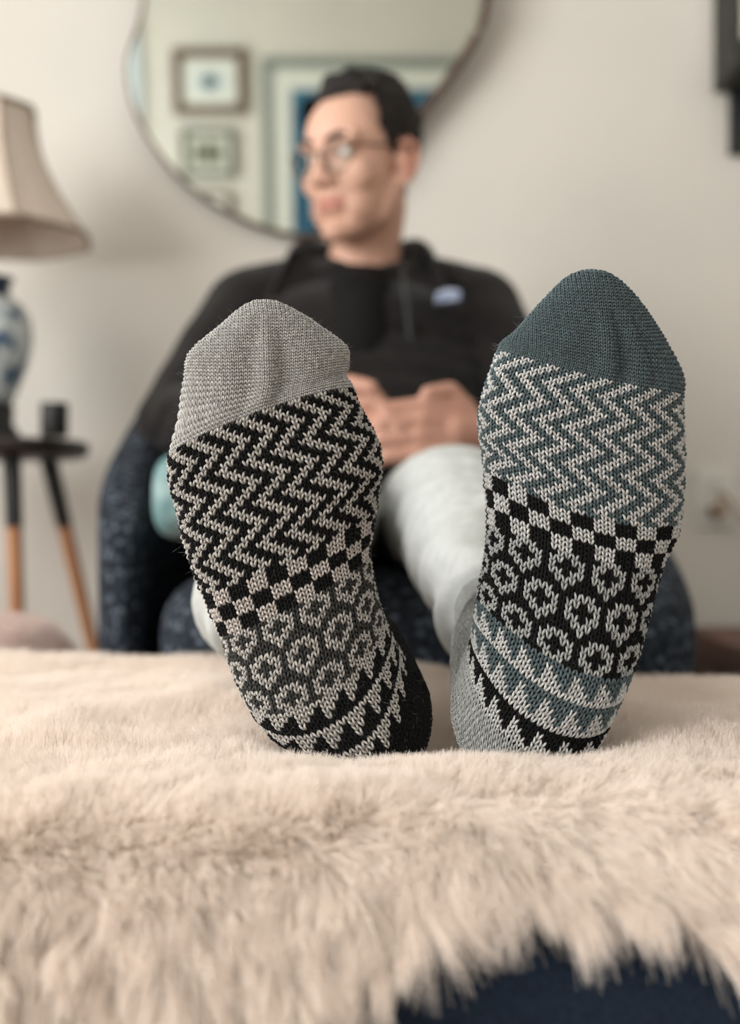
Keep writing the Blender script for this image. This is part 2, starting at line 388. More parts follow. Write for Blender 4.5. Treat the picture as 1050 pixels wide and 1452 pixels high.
# ------------------------------------------------------------------ wall sconce, outlet, wooden chest at right
sc = empty('wall_sconce', (P(1062, 0, 2.28).x, Y1, P(0, 215, 2.28).z), 'black metal wall sconce with glass panels high on the wall', 'sconce')
def pw(px, py, y=2.26): return P(px, py, y)
s = shells(); a = pw(1042, 213); b = pw(1068, -120); box(s, (a.x, Y1-.022, a.z), (b.x, Y1-.001, b.z)); bevel(mesh('back_plate', *s, M_black, sc, smooth=False), .002)
yq = 2.16
s = shells(); a = P(1039, 100, yq); b = P(1115, 64, yq); box(s, (a.x, yq-.03, a.z), (b.x, Y1-.022, b.z)); bevel(mesh('tray', *s, M_black, sc, smooth=False), .002)
zt = P(0, -150, yq).z; zb = b.z
for x in (a.x, b.x-.008):
    for y in (yq-.03, Y1-.032):
        s = shells(); box(s, (x, y, zb), (x+.008, y+.008, zt)); mesh('post', *s, M_black, sc, smooth=False)
M_sglass = bpy.data.materials.new('thin_glass'); M_sglass.use_nodes = True
nt = M_sglass.node_tree; nt.nodes.clear(); o_ = nt.nodes.new('ShaderNodeOutputMaterial'); mx = nt.nodes.new('ShaderNodeMixShader'); tr = nt.nodes.new('ShaderNodeBsdfTransparent'); gl = nt.nodes.new('ShaderNodeBsdfGlossy')
gl.inputs['Roughness'].default_value = .03; tr.inputs[0].default_value = (.93, .95, .94, 1); fr = nt.nodes.new('ShaderNodeFresnel'); fr.inputs[0].default_value = 1.18
nt.links.new(fr.outputs[0], mx.inputs[0]); nt.links.new(tr.outputs[0], mx.inputs[1]); nt.links.new(gl.outputs[0], mx.inputs[2]); nt.links.new(mx.outputs[0], o_.inputs[0])
M_sg2 = mat('smoked_glass', (96, 110, 104), .2)
s = shells(); box(s, (a.x+.002, yq-.02, zb), (a.x+.005, Y1-.034, zt)); mesh('glass_panel', *s, M_sglass, sc, smooth=False)
s = shells(); box(s, (a.x+.008, yq-.028, zb), (b.x-.008, yq-.025, zt)); mesh('glass_panel', *s, M_sglass, sc, smooth=False)
s = shells(); cx_ = (a.x+b.x)/2; lathe(s, (cx_, (yq+Y1)/2-.02, 0), [(.026, zb+.001), (.027, zb+.006), (.027, zb+.14), (.024, zb+.143)], 24); mesh('candle', *s, mat('ivory_wax', (212, 206, 188), .6), sc)
a = P(986, 748, 2.29); b = P(1043, 662, 2.29)
ol = empty('wall_outlet', ((a.x+b.x)/2, Y1, a.z), 'white double wall outlet right of the armchair', 'outlet')
s = shells(); box(s, (a.x, Y1-.007, a.z), (b.x, Y1-.0005, b.z)); bevel(mesh('cover_plate', *s, M_outlet, ol, smooth=False), .003)
for f in (.28, .72):
    zc = a.z+(b.z-a.z)*f; xc = (a.x+b.x)/2
    s = shells(); box(s, (xc-.017, Y1-.010, zc-.014), (xc+.017, Y1-.007, zc+.014)); so = mesh('socket', *s, M_outlet, ol, smooth=False)
    for dx_ in (-.007, .007):
        s = shells(); box(s, (xc+dx_-.001, Y1-.0106, zc-.005), (xc+dx_+.001, Y1-.0098, zc+.005)); mesh('slot', *s, M_black, so, smooth=False)
zc = a.z+(b.z-a.z)*.28
M_cord = mat('tan_cord_plastic', (150, 124, 100), .5)
cd = empty('power_cord', (xc, Y1-.02, zc), 'tan plug and cord in the wall outlet', 'cord')
s = shells(); box(s, (xc-.014, Y1-.045, zc-.011), (xc+.014, Y1-.0105, zc+.011)); bevel(mesh('plug', *s, M_cord, cd, smooth=False), .004)
s = shells(); torus_path(s, crom([(xc+.01, Y1-.035, zc), (xc+.05, Y1-.045, zc-.025), (xc+.1, Y1-.04, zc-.09), (xc+.15, Y1-.03, zc-.22), (xc+.2, Y1-.03, zc-.4), (xc+.26, Y1-.03, .012)], 6)[:31], .0035, 8, False); mesh('cable', *s, M_cord, cd)
ch = empty('wooden_chest', (.86, 1.98, 0), 'low brown wooden chest standing against the wall', 'chest')
M_chest = mat('reddish_brown_wood', (112, 78, 66), .6, (94, 64, 54), 8, 5, stretch=(1, 6, 6))
zt = P(0, 905, 2.0).z
s = shells(); box(s, (.60, 1.86, .03), (1.2, 2.20, zt-.04)); bevel(mesh('body', *s, M_chest, ch, smooth=False), .004)
s = shells(); box(s, (.585, 1.845, zt-.04), (1.215, 2.21, zt)); bevel(mesh('lid', *s, M_chest, ch, smooth=False), .006)
for x in (.62, 1.15):
    for y in (1.88, 2.15): s = shells(); box(s, (x, y, 0), (x+.03, y+.03, .03)); mesh('foot', *s, M_chest, ch, smooth=False)

# ------------------------------------------------------------------ tub armchair
ac = empty('tub_armchair', (.03, 1.65, 0), 'navy speckled tweed tub armchair the man sits in', 'armchair')
plan = [(-.286,1.36),(-.308,1.48),(-.320,1.62),(-.308,1.78),(-.235,1.93),(-.10,2.03),(.06,2.05),(.20,1.98),(.30,1.82),(.338,1.62),(.332,1.42),(.302,1.25)]
hts = [.575,.63,.68,.765,.90,.945,.945,.905,.76,.60,.525,.475]
sub = 6; L = []
def cr1(a, i, t):
    n = len(a); p0, p1, p2, p3 = a[max(i-1,0)], a[i], a[min(i+1,n-1)], a[min(i+2,n-1)]
    return .5*((2*p1)+(p2-p0)*t+(2*p0-5*p1+4*p2-p3)*t*t+(3*p1-p0-3*p2+p3)*t**3)
pv = [Vector(p) for p in plan]
for i in range(len(plan)-1):
    for j in range(sub): L.append((cr1(pv, i, j/sub), cr1(hts, i, j/sub)))
L.append((pv[-1], hts[-1]))
vs_, fs = [], []; K = 20; n = len(L)
for i, (c, h) in enumerate(L):
    t = (L[min(i+1, n-1)][0]-L[max(i-1, 0)][0]).normalized(); nn = Vector((t.y, -t.x))
    e = min(i, n-1-i); k = math.sqrt(max(0.0, 1-(1-min(e, 5)/5)**2))*.85+.15
    T = np.interp(i/(n-1), [0, .25, .4, .75, 1], [.030, .034, .052, .052, .052])*k; hh = h-.05*(1-k)
    for j in range(K):
        a = 2*math.pi*j/K; ca, sa = math.cos(a), math.sin(a)
        off = T*math.copysign(abs(ca)**.7, ca)
        z = (hh-T*1.2)+T*1.2*abs(sa)**.8 if sa > 0 else .12+.02-.02*abs(sa)
        if sa <= 0 and abs(sa) < .3: z = hh-T*1.2 - (hh-T*1.2-.14)*abs(sa)/.3
        vs_.append((c.x+nn.x*off, c.y+nn.y*off, z))
for i in range(n-1):
    for j in range(K): a = i*K+j; b = i*K+(j+1) % K; fs.append((a, b, b+K, a+K))
fs.append(tuple(reversed(range(K)))); fs.append(tuple(range((n-1)*K, n*K)))
mesh('shell', vs_, fs, M_tweed, ac)
def cushion(sh, c, r, e=.35, rot=None, n=40, k=24):
    c = Vector(c); vs_ = []; fs = []
    def sp(x, p): return math.copysign(abs(x)**p, x)
    for i in range(k+1):
        a = -math.pi/2+math.pi*i/k
        for j in range(n):
            t = 2*math.pi*j/n; q = Vector((r[0]*sp(math.cos(a), e)*sp(math.cos(t), e), r[1]*sp(math.cos(a), e)*sp(math.sin(t), e), r[2]*sp(math.sin(a), .7)))
            vs_.append(c+((rot @ q) if rot else q))
    for i in range(k):
        for j in range(n): a = i*n+j; b = i*n+(j+1) % n; fs.append((a, b, b+n, a+n))
    add(sh, vs_, fs)
s = shells(); cushion(s, (.025, 1.55, .43), (.262, .345, .088), .3); mesh('seat_cushion', *s, M_tweed, ac)
s = shells(); cushion(s, (.025, 1.60, .24), (.275, .38, .115), .25); mesh('seat_base', *s, M_tweed, ac)
for x, y in ((-.2, 1.36), (.25, 1.30), (-.17, 1.9), (.2, 1.9)):
    s = shells(); capsule(s, (x, y, .16), .02, (x*1.05, y, .014), .013, 12); mesh('leg', *s, M_legwood, ac)
# pale cushion tucked beside him
M_teal = mat('pale_teal_cushion_fabric', (150, 170, 168), .9, (84, 120, 122), 18, 3, lo=.42, hi=.62)
s = shells(); cushion(s, (-.213, 1.385, .598), (.036, .085, .050), .6); pc = tag(mesh('throw_cushion', *s, M_teal), 'pale teal and white cushion wedged against the armchair arm', 'cushion')

# ------------------------------------------------------------------ ottoman
ot = empty('ottoman', (0, .82, 0), 'navy upholstered ottoman under the sheepskin', 'ottoman')
R_ = .075; OY0, OY1 = .53, 1.10; OT = .420
def round_loop(x, shrink=0.0):
    pts = []; r = R_
    y0, y1, z0, z1 = OY0+shrink, OY1-shrink, .10, OT-shrink
    for cy, cz, a0 in ((y0+r, z1-r, 180), (y1-r, z1-r, 90)):
        for k in range(9): a = math.radians(a0-k*90/8); pts.append((x, cy+r*math.cos(a), cz+r*math.sin(a)))
    pts += [(x, y1, z0), (x, y0, z0)]
    return pts
s = shells(); vs_ = []; fs = []; xs = [(-.60, .03), (-.595, .012), (-.58, 0)]+[(x, 0) for x in np.linspace(-.5, .5, 11)]+[(.58, 0), (.595, .012), (.60, .03)]
for x, q in xs: vs_ += round_loop(x, q)
k = 20
for i in range(len(xs)-1):
    for j in range(k): fs.append((i*k+j, i*k+(j+1) % k, (i+1)*k+(j+1) % k, (i+1)*k+j))
fs.append(tuple(range(k))); fs.append(tuple(reversed(range((len(xs)-1)*k, len(xs)*k))))
mesh('upholstered_body', vs_, fs, M_navy, ot)
s = shells(); box(s, (-.58, OY0+.02, .07), (.58, OY1-.02, .10)); mesh('plinth', *s, M_black, ot, smooth=False)
for x in (-.5, .5):
    for y in (OY0+.07, OY1-.07): s = shells(); capsule(s, (x, y, .08), .02, (x, y, .014), .014, 12); mesh('leg', *s, M_legwood, ot)

# ------------------------------------------------------------------ sheepskin
M_hide = mat('sheepskin_hide', (206, 190, 172), .95)
def fur_mat(name, c1, c2, trans=.35):
    m = bpy.data.materials.new(name); m.use_nodes = True; nt = m.node_tree; nt.nodes.clear()
    out = nt.nodes.new('ShaderNodeOutputMaterial'); d = nt.nodes.new('ShaderNodeBsdfDiffuse'); t = nt.nodes.new('ShaderNodeBsdfTranslucent'); mx = nt.nodes.new('ShaderNodeMixShader')
    mx.inputs[0].default_value = trans
    hi = nt.nodes.new('ShaderNodeHairInfo'); r = nt.nodes.new('ShaderNodeValToRGB')
    r.color_ramp.elements[0].color = (*lin(c1), 1); r.color_ramp.elements[1].color = (*lin(c2), 1)
    nt.links.new(hi.outputs['Random'], r.inputs[0])
    for n in (d, t): nt.links.new(r.outputs[0], n.inputs[0])
    nt.links.new(d.outputs[0], mx.inputs[1]); nt.links.new(t.outputs[0], mx.inputs[2]); nt.links.new(mx.outputs[0], out.inputs[0])
    return m
M_wool = fur_mat('cream_wool', (246, 234, 222), (253, 245, 238))
HZ = .428; FR = .083; FY = .605
def edge_end(x):      # arc length past the start of the front roll where the skin ends
    base = np.interp(x, [-.6, -.30, -.12, -.05, -.025, .0, .03, .07, .12, .2, .6], [.155, .155, .15, .140, .120, .098, .080, .071, .076, .088, .097])
    return base+.004*np.sin(x*90)+.003*np.sin(x*210+1)
def back_y(x): return np.interp(x, [-.6, -.36, -.1, .1, .25, .4, .6], [1.155, 1.14, 1.10, 1.06, 1.0, .93, .85])
def hide(x, q):
    """x, q arrays; q in 0..1 from the back edge to the front edge -> position, normal"""
    yb = back_y(x); e = edge_end(x); flat = yb-FY; bl = .05
    tot = bl+flat+e; t = q*tot-bl
    back = t < 0; front = t > flat
    ph = np.where(front, (t-flat)/FR, 0); php = np.minimum(ph, math.pi/2); ex = np.maximum(ph-math.pi/2, 0)*FR
    y = np.where(front, FY-FR*np.sin(php), yb-np.maximum(t, 0)); z = np.where(front, HZ-FR+FR*np.cos(php)-ex, HZ)
    br = .035; pb = np.where(back, -t/br, 0)
    y = np.where(back, yb+br*np.sin(pb), y); z = np.where(back, HZ-br+br*np.cos(pb), z)
    ny = np.where(front, -np.sin(php), np.where(back, np.sin(pb), 0)); nz = np.where(front, np.cos(php), np.where(back, np.cos(pb), 1))
    xy = np.stack([x, y], 1)
    lump = .008*vnoise(xy, 1, 9)+.006*vnoise(xy, 2, 23)+.003
    for hx, hy in ((-.006, .745), (.098, .745)): lump = lump-.014*np.exp(-((x-hx)**2+(y-hy)**2)/.0022)
    pos = np.stack([x, y+ny*lump, z+nz*lump], 1); nor = np.stack([0*x, ny, nz], 1)
    return pos, nor
sk = empty('sheepskin', (0, .82, OT), 'cream long-wool sheepskin draped over the ottoman', 'sheepskin')
nx, nq = 60, 60
gx, gq = np.meshgrid(np.linspace(-.5, .5, nx), np.linspace(0, 1, nq), indexing='ij')
hp, hn = hide(gx.ravel(), gq.ravel())
mesh('hide', hp, [(i*nq+j, i*nq+j+1, (i+1)*nq+j+1, (i+1)*nq+j) for i in range(nx-1) for j in range(nq-1)], M_hide, sk)
NF = 560000
fx = rng.uniform(-.5, .5, NF*3); fq = rng.random(NF*3)
pos, nor = hide(fx, fq)
keep = (np.abs(fx) < .33*pos[:,1]+.22) & (rng.random(NF*3) < np.clip(.62/pos[:,1], .45, 1.0)**1.6)
fx, fq, pos, nor = [a[keep][:NF] for a in (fx, fq, pos, nor)]
n_ = len(fx); print('wool strands', n_)
xy = pos[:, :2].copy(); xy[:,1] -= (nor[:,1] < -.1)*(HZ-pos[:,2])   # unroll the front edge
# clumps on a jittered grid
def clump(xy, cell, seed):
    r = np.random.default_rng(seed); g = np.floor(xy/cell).astype(int)
    best = np.full(len(xy), 1e9); bc = np.zeros_like(xy); bid = np.zeros((len(xy), 2), int)
    J = r.random((256, 256, 2))
    for dx_ in (-1, 0, 1):
        for dy_ in (-1, 0, 1):
            gg = g+np.array([dx_, dy_]); c = (gg+.1+.8*J[gg[:,0] % 256, gg[:,1] % 256])*cell
            d = ((xy-c)**2).sum(1); m = d < best; best[m] = d[m]; bc[m] = c[m]; bid[m] = gg[m]
    A = r.normal(size=(256, 256, 3))
    return bc, A[bid[:,0] % 256, bid[:,1] % 256]
bc, bj = clump(xy, .0050, 11); bce, bje = clump(xy, .0115, 13); bc2, bj2 = clump(xy, .024, 12)
roll = np.clip(-nor[:,1], 0, 1)                                    # 0 on the top, 1 on the hanging front
xw = np.stack([vnoise(xy, 21, 8), vnoise(xy, 22, 8)], 1)
lean = np.zeros((n_, 3)); lean[:,0] = 1.2*xw[:,0]+.10*bj2[:,0]; lean[:,1] = 1.2*xw[:,1]-.25+.10*bj2[:,1]; lean[:,2] = 0
pre = sstep(.85, .60, pos[:,1]); lean[:,2] -= 1.15*roll; lean[:,0] += (.25*pre+.95*roll)*np.interp(pos[:,0], [-.2, .0, .1, .2], [.35, .7, .85, .9]); lean[:,1] -= .55*pre*(1-roll)+.1*roll
edge_f = sstep(.80, .97, fq); ef2_ = sstep(.45, .95, fq*roll)[:,None]
d0 = nor*(.95-.45*edge_f[:,None])+lean*.55+bj*.09*(1-ef2_)+bje*.17*ef2_+bj2*(.05+.12*edge_f[:,None])+rng.normal(size=(n_, 3))*.14
d0 /= np.linalg.norm(d0, axis=1)[:,None]
ln = (.0165+.003*vnoise(xy, 31, 14)+.0008*bj2[:,2])*(1+.55*edge_f)*rng.uniform(.75, 1.1, n_)
for hx, hy in ((-.006, .735), (.098, .735)): ln = ln*(1-.72*np.exp(-(((xy[:,0]-hx)/1.35)**2+(xy[:,1]-hy)**2)/.0016))
for (ax, ay), (bx_, by_) in (((-.03, .80), (-.075, 1.1)), ((.10, .80), (.09, 1.1))):      # lower legs lie on the wool
    t_ = np.clip((xy[:,1]-ay)/(by_-ay), 0, 1); xd = xy[:,0]-(ax+(bx_-ax)*t_); ln = ln*(1-.6*np.exp(-xd**2/.0016)*(xy[:,1] > ay-.03))
K = 6; tt = np.linspace(0, 1, K)
off = np.zeros((n_, 3)); ef2 = sstep(.45, .95, fq*roll+.0)[:,None]; dxy = (bc-xy)*(1-ef2)+(bce-xy)*ef2; off[:,0] = dxy[:,0]; off[:,1] = dxy[:,1]*(1-roll); off[:,2] = dxy[:,1]*roll
droop = np.zeros((n_, 3)); droop[:,2] = -.35*ln*(.25+edge_f)
wob = rng.normal(size=(n_, 3))*.0009
pts = pos[:,None,:]+d0[:,None,:]*(ln[:,None]*tt[None])[:,:,None]+(off*(.45+.38*ef2))[:,None,:]*(tt**1.4)[None,:,None]+droop[:,None,:]*(tt**2)[None,:,None]
ph = rng.uniform(0, 6.28, n_)
pts += (wob[:,None,:]*np.sin(ph[:,None]+tt[None]*7)[:,:,None])*tt[None,:,None]
hair('wool', pts, rng.uniform(.00010, .00018, n_), M_wool, sk, .3)

# pale shaggy pouf behind the ottoman
pf = empty('shaggy_pouf', (-.515, 1.45, 0), 'pale pink shaggy round pouf in front of the side table', 'pouf')
pz = P(0, 872, 1.42).z
s = shells(); lathe(s, (-.515, 1.45, 0), [(.10, 0), (.135, .01), (.15, .08), (.155, .25), (.145, pz-.06), (.11, pz-.02), (.05, pz-.008), (.002, pz-.006)], 40)
M_pink = mat('pale_pink_fabric', (222, 202, 192), .95); mesh('body', *s, M_pink, pf)
npf = 14000; th = rng.uniform(0, 6.283, npf); u_ = rng.random(npf)
rad = np.interp(u_, [0, .35, .55, .75, 1], [.005, .11, .145, .155, .152]); zz_ = np.interp(u_, [0, .35, .55, .75, 1], [pz-.006, pz-.02, pz-.06, .25, .12])
up = np.interp(u_, [0, .35, .55, 1], [1, .75, .3, 0])
root = np.stack([-.515+rad*np.cos(th), 1.45+rad*np.sin(th), zz_], 1); dr = np.stack([np.cos(th)*(1-up), np.sin(th)*(1-up), up-.2], 1)+rng.normal(size=(npf, 3))*.4
dr /= np.linalg.norm(dr, axis=1)[:,None]; tt5 = np.linspace(0, 1, 5)
hair('shag', root[:,None,:]+dr[:,None,:]*(.02*tt5)[None,:,None]+np.array([0,0,-.006])[None,None,:]*(tt5**2)[None,:,None], np.full(npf, .0005), fur_mat('pink_wool', (226, 206, 198), (238, 222, 214)), pf, .4)

# ------------------------------------------------------------------ the man
SKIN = bpy.data.materials.new('skin'); SKIN.use_nodes = True
nt = SKIN.node_tree; b = nt.nodes['Principled BSDF']; at = nt.nodes.new('ShaderNodeAttribute'); at.attribute_name = 'pigment'
nt.links.new(at.outputs['Color'], b.inputs['Base Color']); b.inputs['Roughness'].default_value = .5; b.inputs['Specular IOR Level'].default_value = .35
HS = .965; HC = P(508, 226, 1.72)
HM = Matrix.Translation(HC) @ Euler((math.radians(11), math.radians(0), math.radians(-38)), 'XYZ').to_matrix().to_4x4() @ Matrix.Scale(HS, 4)
HR = HM.to_3x3()
def hp_(p): return HM @ Vector(p)
sh = shells()
def he(c, r, rot=None):
    t = shells(); ellip(t, c, r, rot); add(sh, [hp_(v) for v in t[0]], t[1])
def hc(p0, r0, p1, r1):
    t = shells(); capsule(t, p0, r0, p1, r1); add(sh, [hp_(v) for v in t[0]], t[1])
he((0, .018, .030), (.075, .094, .080)); he((0, -.008, .028), (.068, .076, .070))
he((0, -.030, -.040), (.057, .056, .080)); he((0, -.022, -.02), (.064, .055, .06))
for sx in (-1, 1):
    hc((sx*.057, .012, -.045), .016, (sx*.046, -.02, -.088), .016); hc((sx*.046, -.02, -.088), .016, (sx*.012, -.066, -.104), .018)
    hc((sx*.006, -.081, .018), .010, (sx*.044, -.066, .022), .011)
    he((sx*.040, -.054, -.030), (.024, .023, .026)); he((sx*.030, -.040, -.074), (.026, .036, .034)); he((sx*.0125, -.093, -.034), (.008, .010, .008))
    hc((sx*.072, .012, .0), .009, (sx*.070, .012, -.04), .008)
    e0 = [(sx*.078, .006, -.046), (sx*.081, .022, -.038), (sx*.086, .034, -.014), (sx*.087, .033, .006), (sx*.083, .020, .015), (sx*.077, .006, .006)]
    for i in range(5): hc(e0[i], .0048, e0[i+1], .0048)
    he((sx*.077, .019, -.017), (.006, .015, .026), Matrix.Rotation(sx*.25, 3, 'Z'))
hc((0, -.081, .010), .0085, (0, -.101, -.028), .0115); he((0, -.100, -.031), (.0125, .011, .010))
he((0, -.076, -.106), (.021, .017, .018)); he((0, -.072, -.066), (.028, .015, .022))
he((0, -.0825, -.0605), (.021, .008, .0050)); he((0, -.0815, -.0725), (.019, .008, .0060))
neck0 = hp_((0, .018, -.07)); neck1 = Vector((-.012, 1.80, .93))
chain(sh, [neck0, neck0.lerp(neck1, .5), neck1], [.054, .052, .062])
# torso, limbs (inside the clothes), hands
ellip(sh, (-.01, 1.785, .80), (.13, .075, .12)); ellip(sh, (0, 1.70, .64), (.13, .08, .14)); ellip(sh, (0, 1.62, .565), (.14, .10, .07))
LEGS = ([(-.085, 1.60, .565), (-.064, 1.22, .578), (-.090, .93, .512), (-.045, .82, .497)], [(.088, 1.60, .565), (.092, 1.20, .578), (.098, .88, .506), (.098, .82, .497)])
for lg in LEGS: chain(sh, lg, [.066, .047, .032, .026])
FEET = ([(-.045, .82, .497), (-.03, .765, .50), (-.045, .745, .60), (-.058, .735, .68)], [(.098, .82, .497), (.105, .765, .50), (.125, .745, .60), (.133, .735, .69)])
for ft in FEET: chain(sh, ft, [.026, .017, .018, .008])
SHO = (Vector((-.185, 1.81, .885)), Vector((.165, 1.81, .885)))
ELB = (Vector((-.275, 1.66, .70)), Vector((.245, 1.66, .69)))
WRI = (Vector((-.075, 1.46, .69)), Vector((.150, 1.43, .675)))
for i in (0, 1): chain(sh, [Vector((-.01, 1.815, .88)), SHO[i], ELB[i], WRI[i]], [.05, .045, .036, .027])
def hand(sh, wrist, palm, knuck, across, up, curl, sc=1.0, thumb_side=1):
    """wrist->palm->knuckle line; across: direction index->little finger; curl: list of direction vectors of the three phalanges"""
    wrist, palm, knuck = map(Vector, (wrist, palm, knuck)); across = Vector(across).normalized(); up = Vector(up).normalized()
    chain(sh, [wrist, palm], [.025, .022])
    for k in range(4):
        o_ = across*((k-1.5)*.0205); kn = knuck+o_-up*(abs(k-1.3)*.0022)
        capsule(sh, palm+o_*.6, .014, kn, .0115)
        ln_ = (.043, .048, .045, .035)[k]; p = kn; r = .0100
        for j, c in enumerate(curl):
            q = p+Vector(c).normalized()*(ln_*(1, .62, .5)[j]); capsule(sh, p, r, q, r-.0009, 12, 3); p = q; r -= .0009
    th0 = palm-across*.026+(wrist-palm)*.25; th1 = th0-across*.022+(knuck-palm)*.55+up*.004; th2 = th1+(knuck-palm).normalized()*.030+across*.006
    chain(sh, [palm-across*.012+(wrist-palm)*.4, th0, th1, th2], [.015, .0145, .0115, .0095])
# his right hand (from the sleeve behind the pale-toed sock): fingers pointing down over the lap
hand(sh, WRI[0], (-.022, 1.425, .692), (.016, 1.398, .690), (.25, .55, -.8), (.4, -.6, .7), [(.55, -.25, -.75), (.25, .15, -1), (-.3, .5, -.8)])
# his left hand lies across it from the other side
hand(sh, WRI[1], (.100, 1.398, .676), (.058, 1.376, .678), (-.15, -.25, -1), (-.2, -1, .4), [(-1, -.15, -.12), (-.75, .6, -.25), (.1, 1, -.2)])
INV = np.array(HM.inverted())
def pigment(md):
    c = coords(md); loc = c @ INV[:3,:3].T+INV[:3,3]
    base = np.array(lin((206, 163, 142))); col = np.tile(base, (len(c), 1))
    def mixc(m, rgb): nonlocal col; col = col*(1-m[:,None])+np.array(lin(rgb))*m[:,None]
    x, y, z = loc.T; head = (z > -.135) & (np.abs(x) < .11) & (np.abs(y) < .14)
    stub = head*sstep(-.035, -.075, z)*sstep(.035, -.01, y)*.38
    mixc(stub, (150, 112, 92))
    lips = head*np.exp(-((z+.0665)/.0085)**2)*sstep(.030, .018, np.abs(x))*(y < -.070)*.8
    mixc(lips, (165, 92, 84))
    ear = head*sstep(.07, .08, np.abs(x))*.4; mixc(ear, (206, 128, 110))
    hands_ = ((c[:,1] < 1.5) & (c[:,2] > .6))*.75; mixc(hands_.astype(float), (164, 118, 100))
    a = md.attributes.new('pigment', 'FLOAT_COLOR', 'POINT'); a.data.foreach_set('color', np.concatenate([col, np.ones((len(c), 1))], 1).astype(np.float32).ravel())
man = remeshed('person', sh, .0032, 5, SKIN, None, pigment)
tag(man, 'seated man in glasses and black fleece looking aside, sock feet raised', 'person')
# hair: the scalp region of the head lifted outwards
md = man.data; c = coords(md); nn_ = normals(md); loc = c @ INV[:3,:3].T+INV[:3,3]; x, y, z = loc.T
front = np.interp(np.abs(x), [0, .03, .05, .06, .075], [.078, .084, .080, .058, .02])        # hairline height on the forehead
line = np.where(y < -.03, front, np.interp(y, [-.03, -.012, .0, .014, .03, .05, .09], [.035, .004, -.010, .012, -.035, -.062, -.066]))
line = np.where(y < -.03, front+np.clip(-.03-y, 0, .05)*.12, line)
mask = sstep(-.002, .022, z-line)*((np.abs(x) < .083) & (np.abs(y) < .14) & (z < .2))
mask = mask*((np.abs(x) < .0765) | (z > .035))
fidx = np.empty(len(md.loops), np.int32); md.loops.foreach_get('vertex_index', fidx); fidx = fidx.reshape(-1, 4)
fk = fidx[(mask[fidx] > .02).all(1)]
used, inv = np.unique(fk, return_inverse=True); fk = inv.reshape(-1, 4)
lift = .0015+mask[used]*(.007+.010*sstep(.02, .09, z[used]))*(1+.8*vnoise(loc[used][:, [0, 1]], 41, 60)+.6*vnoise(loc[used][:, [1, 2]], 42, 140))
mesh('hair', c[used]+nn_[used]*lift[:,None], fk, M_hairm, man)
for sx in (-1, 1):
    s = shells(); pr = [(sx*.014, -.0875, .022), (sx*.03, -.083, .028), (sx*.048, -.068, .024)]
    for i in range(2): t = shells(); capsule(t, pr[i], .0042, pr[i+1], .0036, 10, 3); add(s, [hp_(v) for v in t[0]], t[1])
    mesh('eyebrow', *s, M_hairm, man)
    s = shells(); t = shells(); ellip(t, (sx*.031, -.069, .001), (.0135, .0125, .0085), None, 20, 12); add(s, [hp_(v) for v in t[0]], t[1])
    ey = mesh('eye', *s, mat('eye_white', (214, 208, 202), .3), man)
    s = shells(); t = shells(); ellip(t, (sx*.031-.003, -.0795, .001), (.0055, .0025, .0055), None, 16, 8); add(s, [hp_(v) for v in t[0]], t[1])
    mesh('iris', *s, mat('brown_iris', (46, 34, 28), .2), ey)
# spectacles
gg = shells(); lenses = []
for sx in (-1, 1):
    cx_ = sx*.033; ring = [hp_((cx_+.0245*math.cos(t), -.099+.010*abs((cx_+.0245*math.cos(t))/.06)**2, -.004+.0225*math.sin(t))) for t in np.linspace(0, 2*math.pi, 32, endpoint=False)]
    torus_path(gg, ring, .0015, 8); lenses.append(ring)
    torus_path(gg, [hp_(p) for p in ((sx*.057, -.089, .004), (sx*.066, -.072, .006), (sx*.078, -.02, .006), (sx*.081, .010, .006), (sx*.082, .030, -.004))], .0017, 8, False)
torus_path(gg, [hp_(p) for p in ((-.009, -.099, .003), (0, -.103, .006), (.009, -.099, .003))], .0014, 8, False)
sp = mesh('spectacles', *gg, M_rim, man); sp['label'] = 'round thin brown metal spectacles'
for ring in lenses:
    cn = sum(ring, Vector())/len(ring); cn2 = cn+HR.normalized() @ Vector((0, -.0018, 0))
    mesh('lens', ring+[cn2], [((i+1) % 32, i, 32) for i in range(32)], M_sglass, sp)

# jacket
sh = shells()
for k in range(9):
    f = k/8; ellip(sh, (-.004-.006*f, 1.645+.145*f, .60+.25*f), (.172+.018*f, .118, .085))
chain(sh, [SHO[0], SHO[0].lerp(ELB[0], .5)+Vector((-.005, 0, 0)), ELB[0], ELB[0].lerp(WRI[0], .5), WRI[0].lerp(ELB[0], .06)], [.070, .064, .058, .050, .040])
chain(sh, [SHO[1], SHO[1].lerp(ELB[1], .5), ELB[1], ELB[1].lerp(WRI[1], .5), WRI[1].lerp(ELB[1], .10)], [.070, .064, .058, .050, .040])
chain(sh, [(-.10, 1.80, .905), (-.185, 1.81, .888)], [.065, .070]); chain(sh, [(.08, 1.80, .905), (.165, 1.81, .888)], [.065, .070])
ellip(sh, (-.012, 1.80, .925), (.10, .075, .05))
def folds(md):
    c = coords(md).astype(float); n = normals(md)
    d = .004*vnoise(c[:, [0, 2]], 51, 18)+.004*vnoise(c[:, [1, 2]], 52, 22)+.0025*np.sin(c[:,2]*120+18*vnoise(c[:, [0, 1]], 53, 12))*sstep(.8, .65, c[:,2])
    md.vertices.foreach_set('co', (c+n*d[:,None]).astype(np.float32).ravel())
jk = remeshed('jacket', sh, .006, 6, M_fleece, man, folds); jk['label'] = 'black-brown fleece jacket'
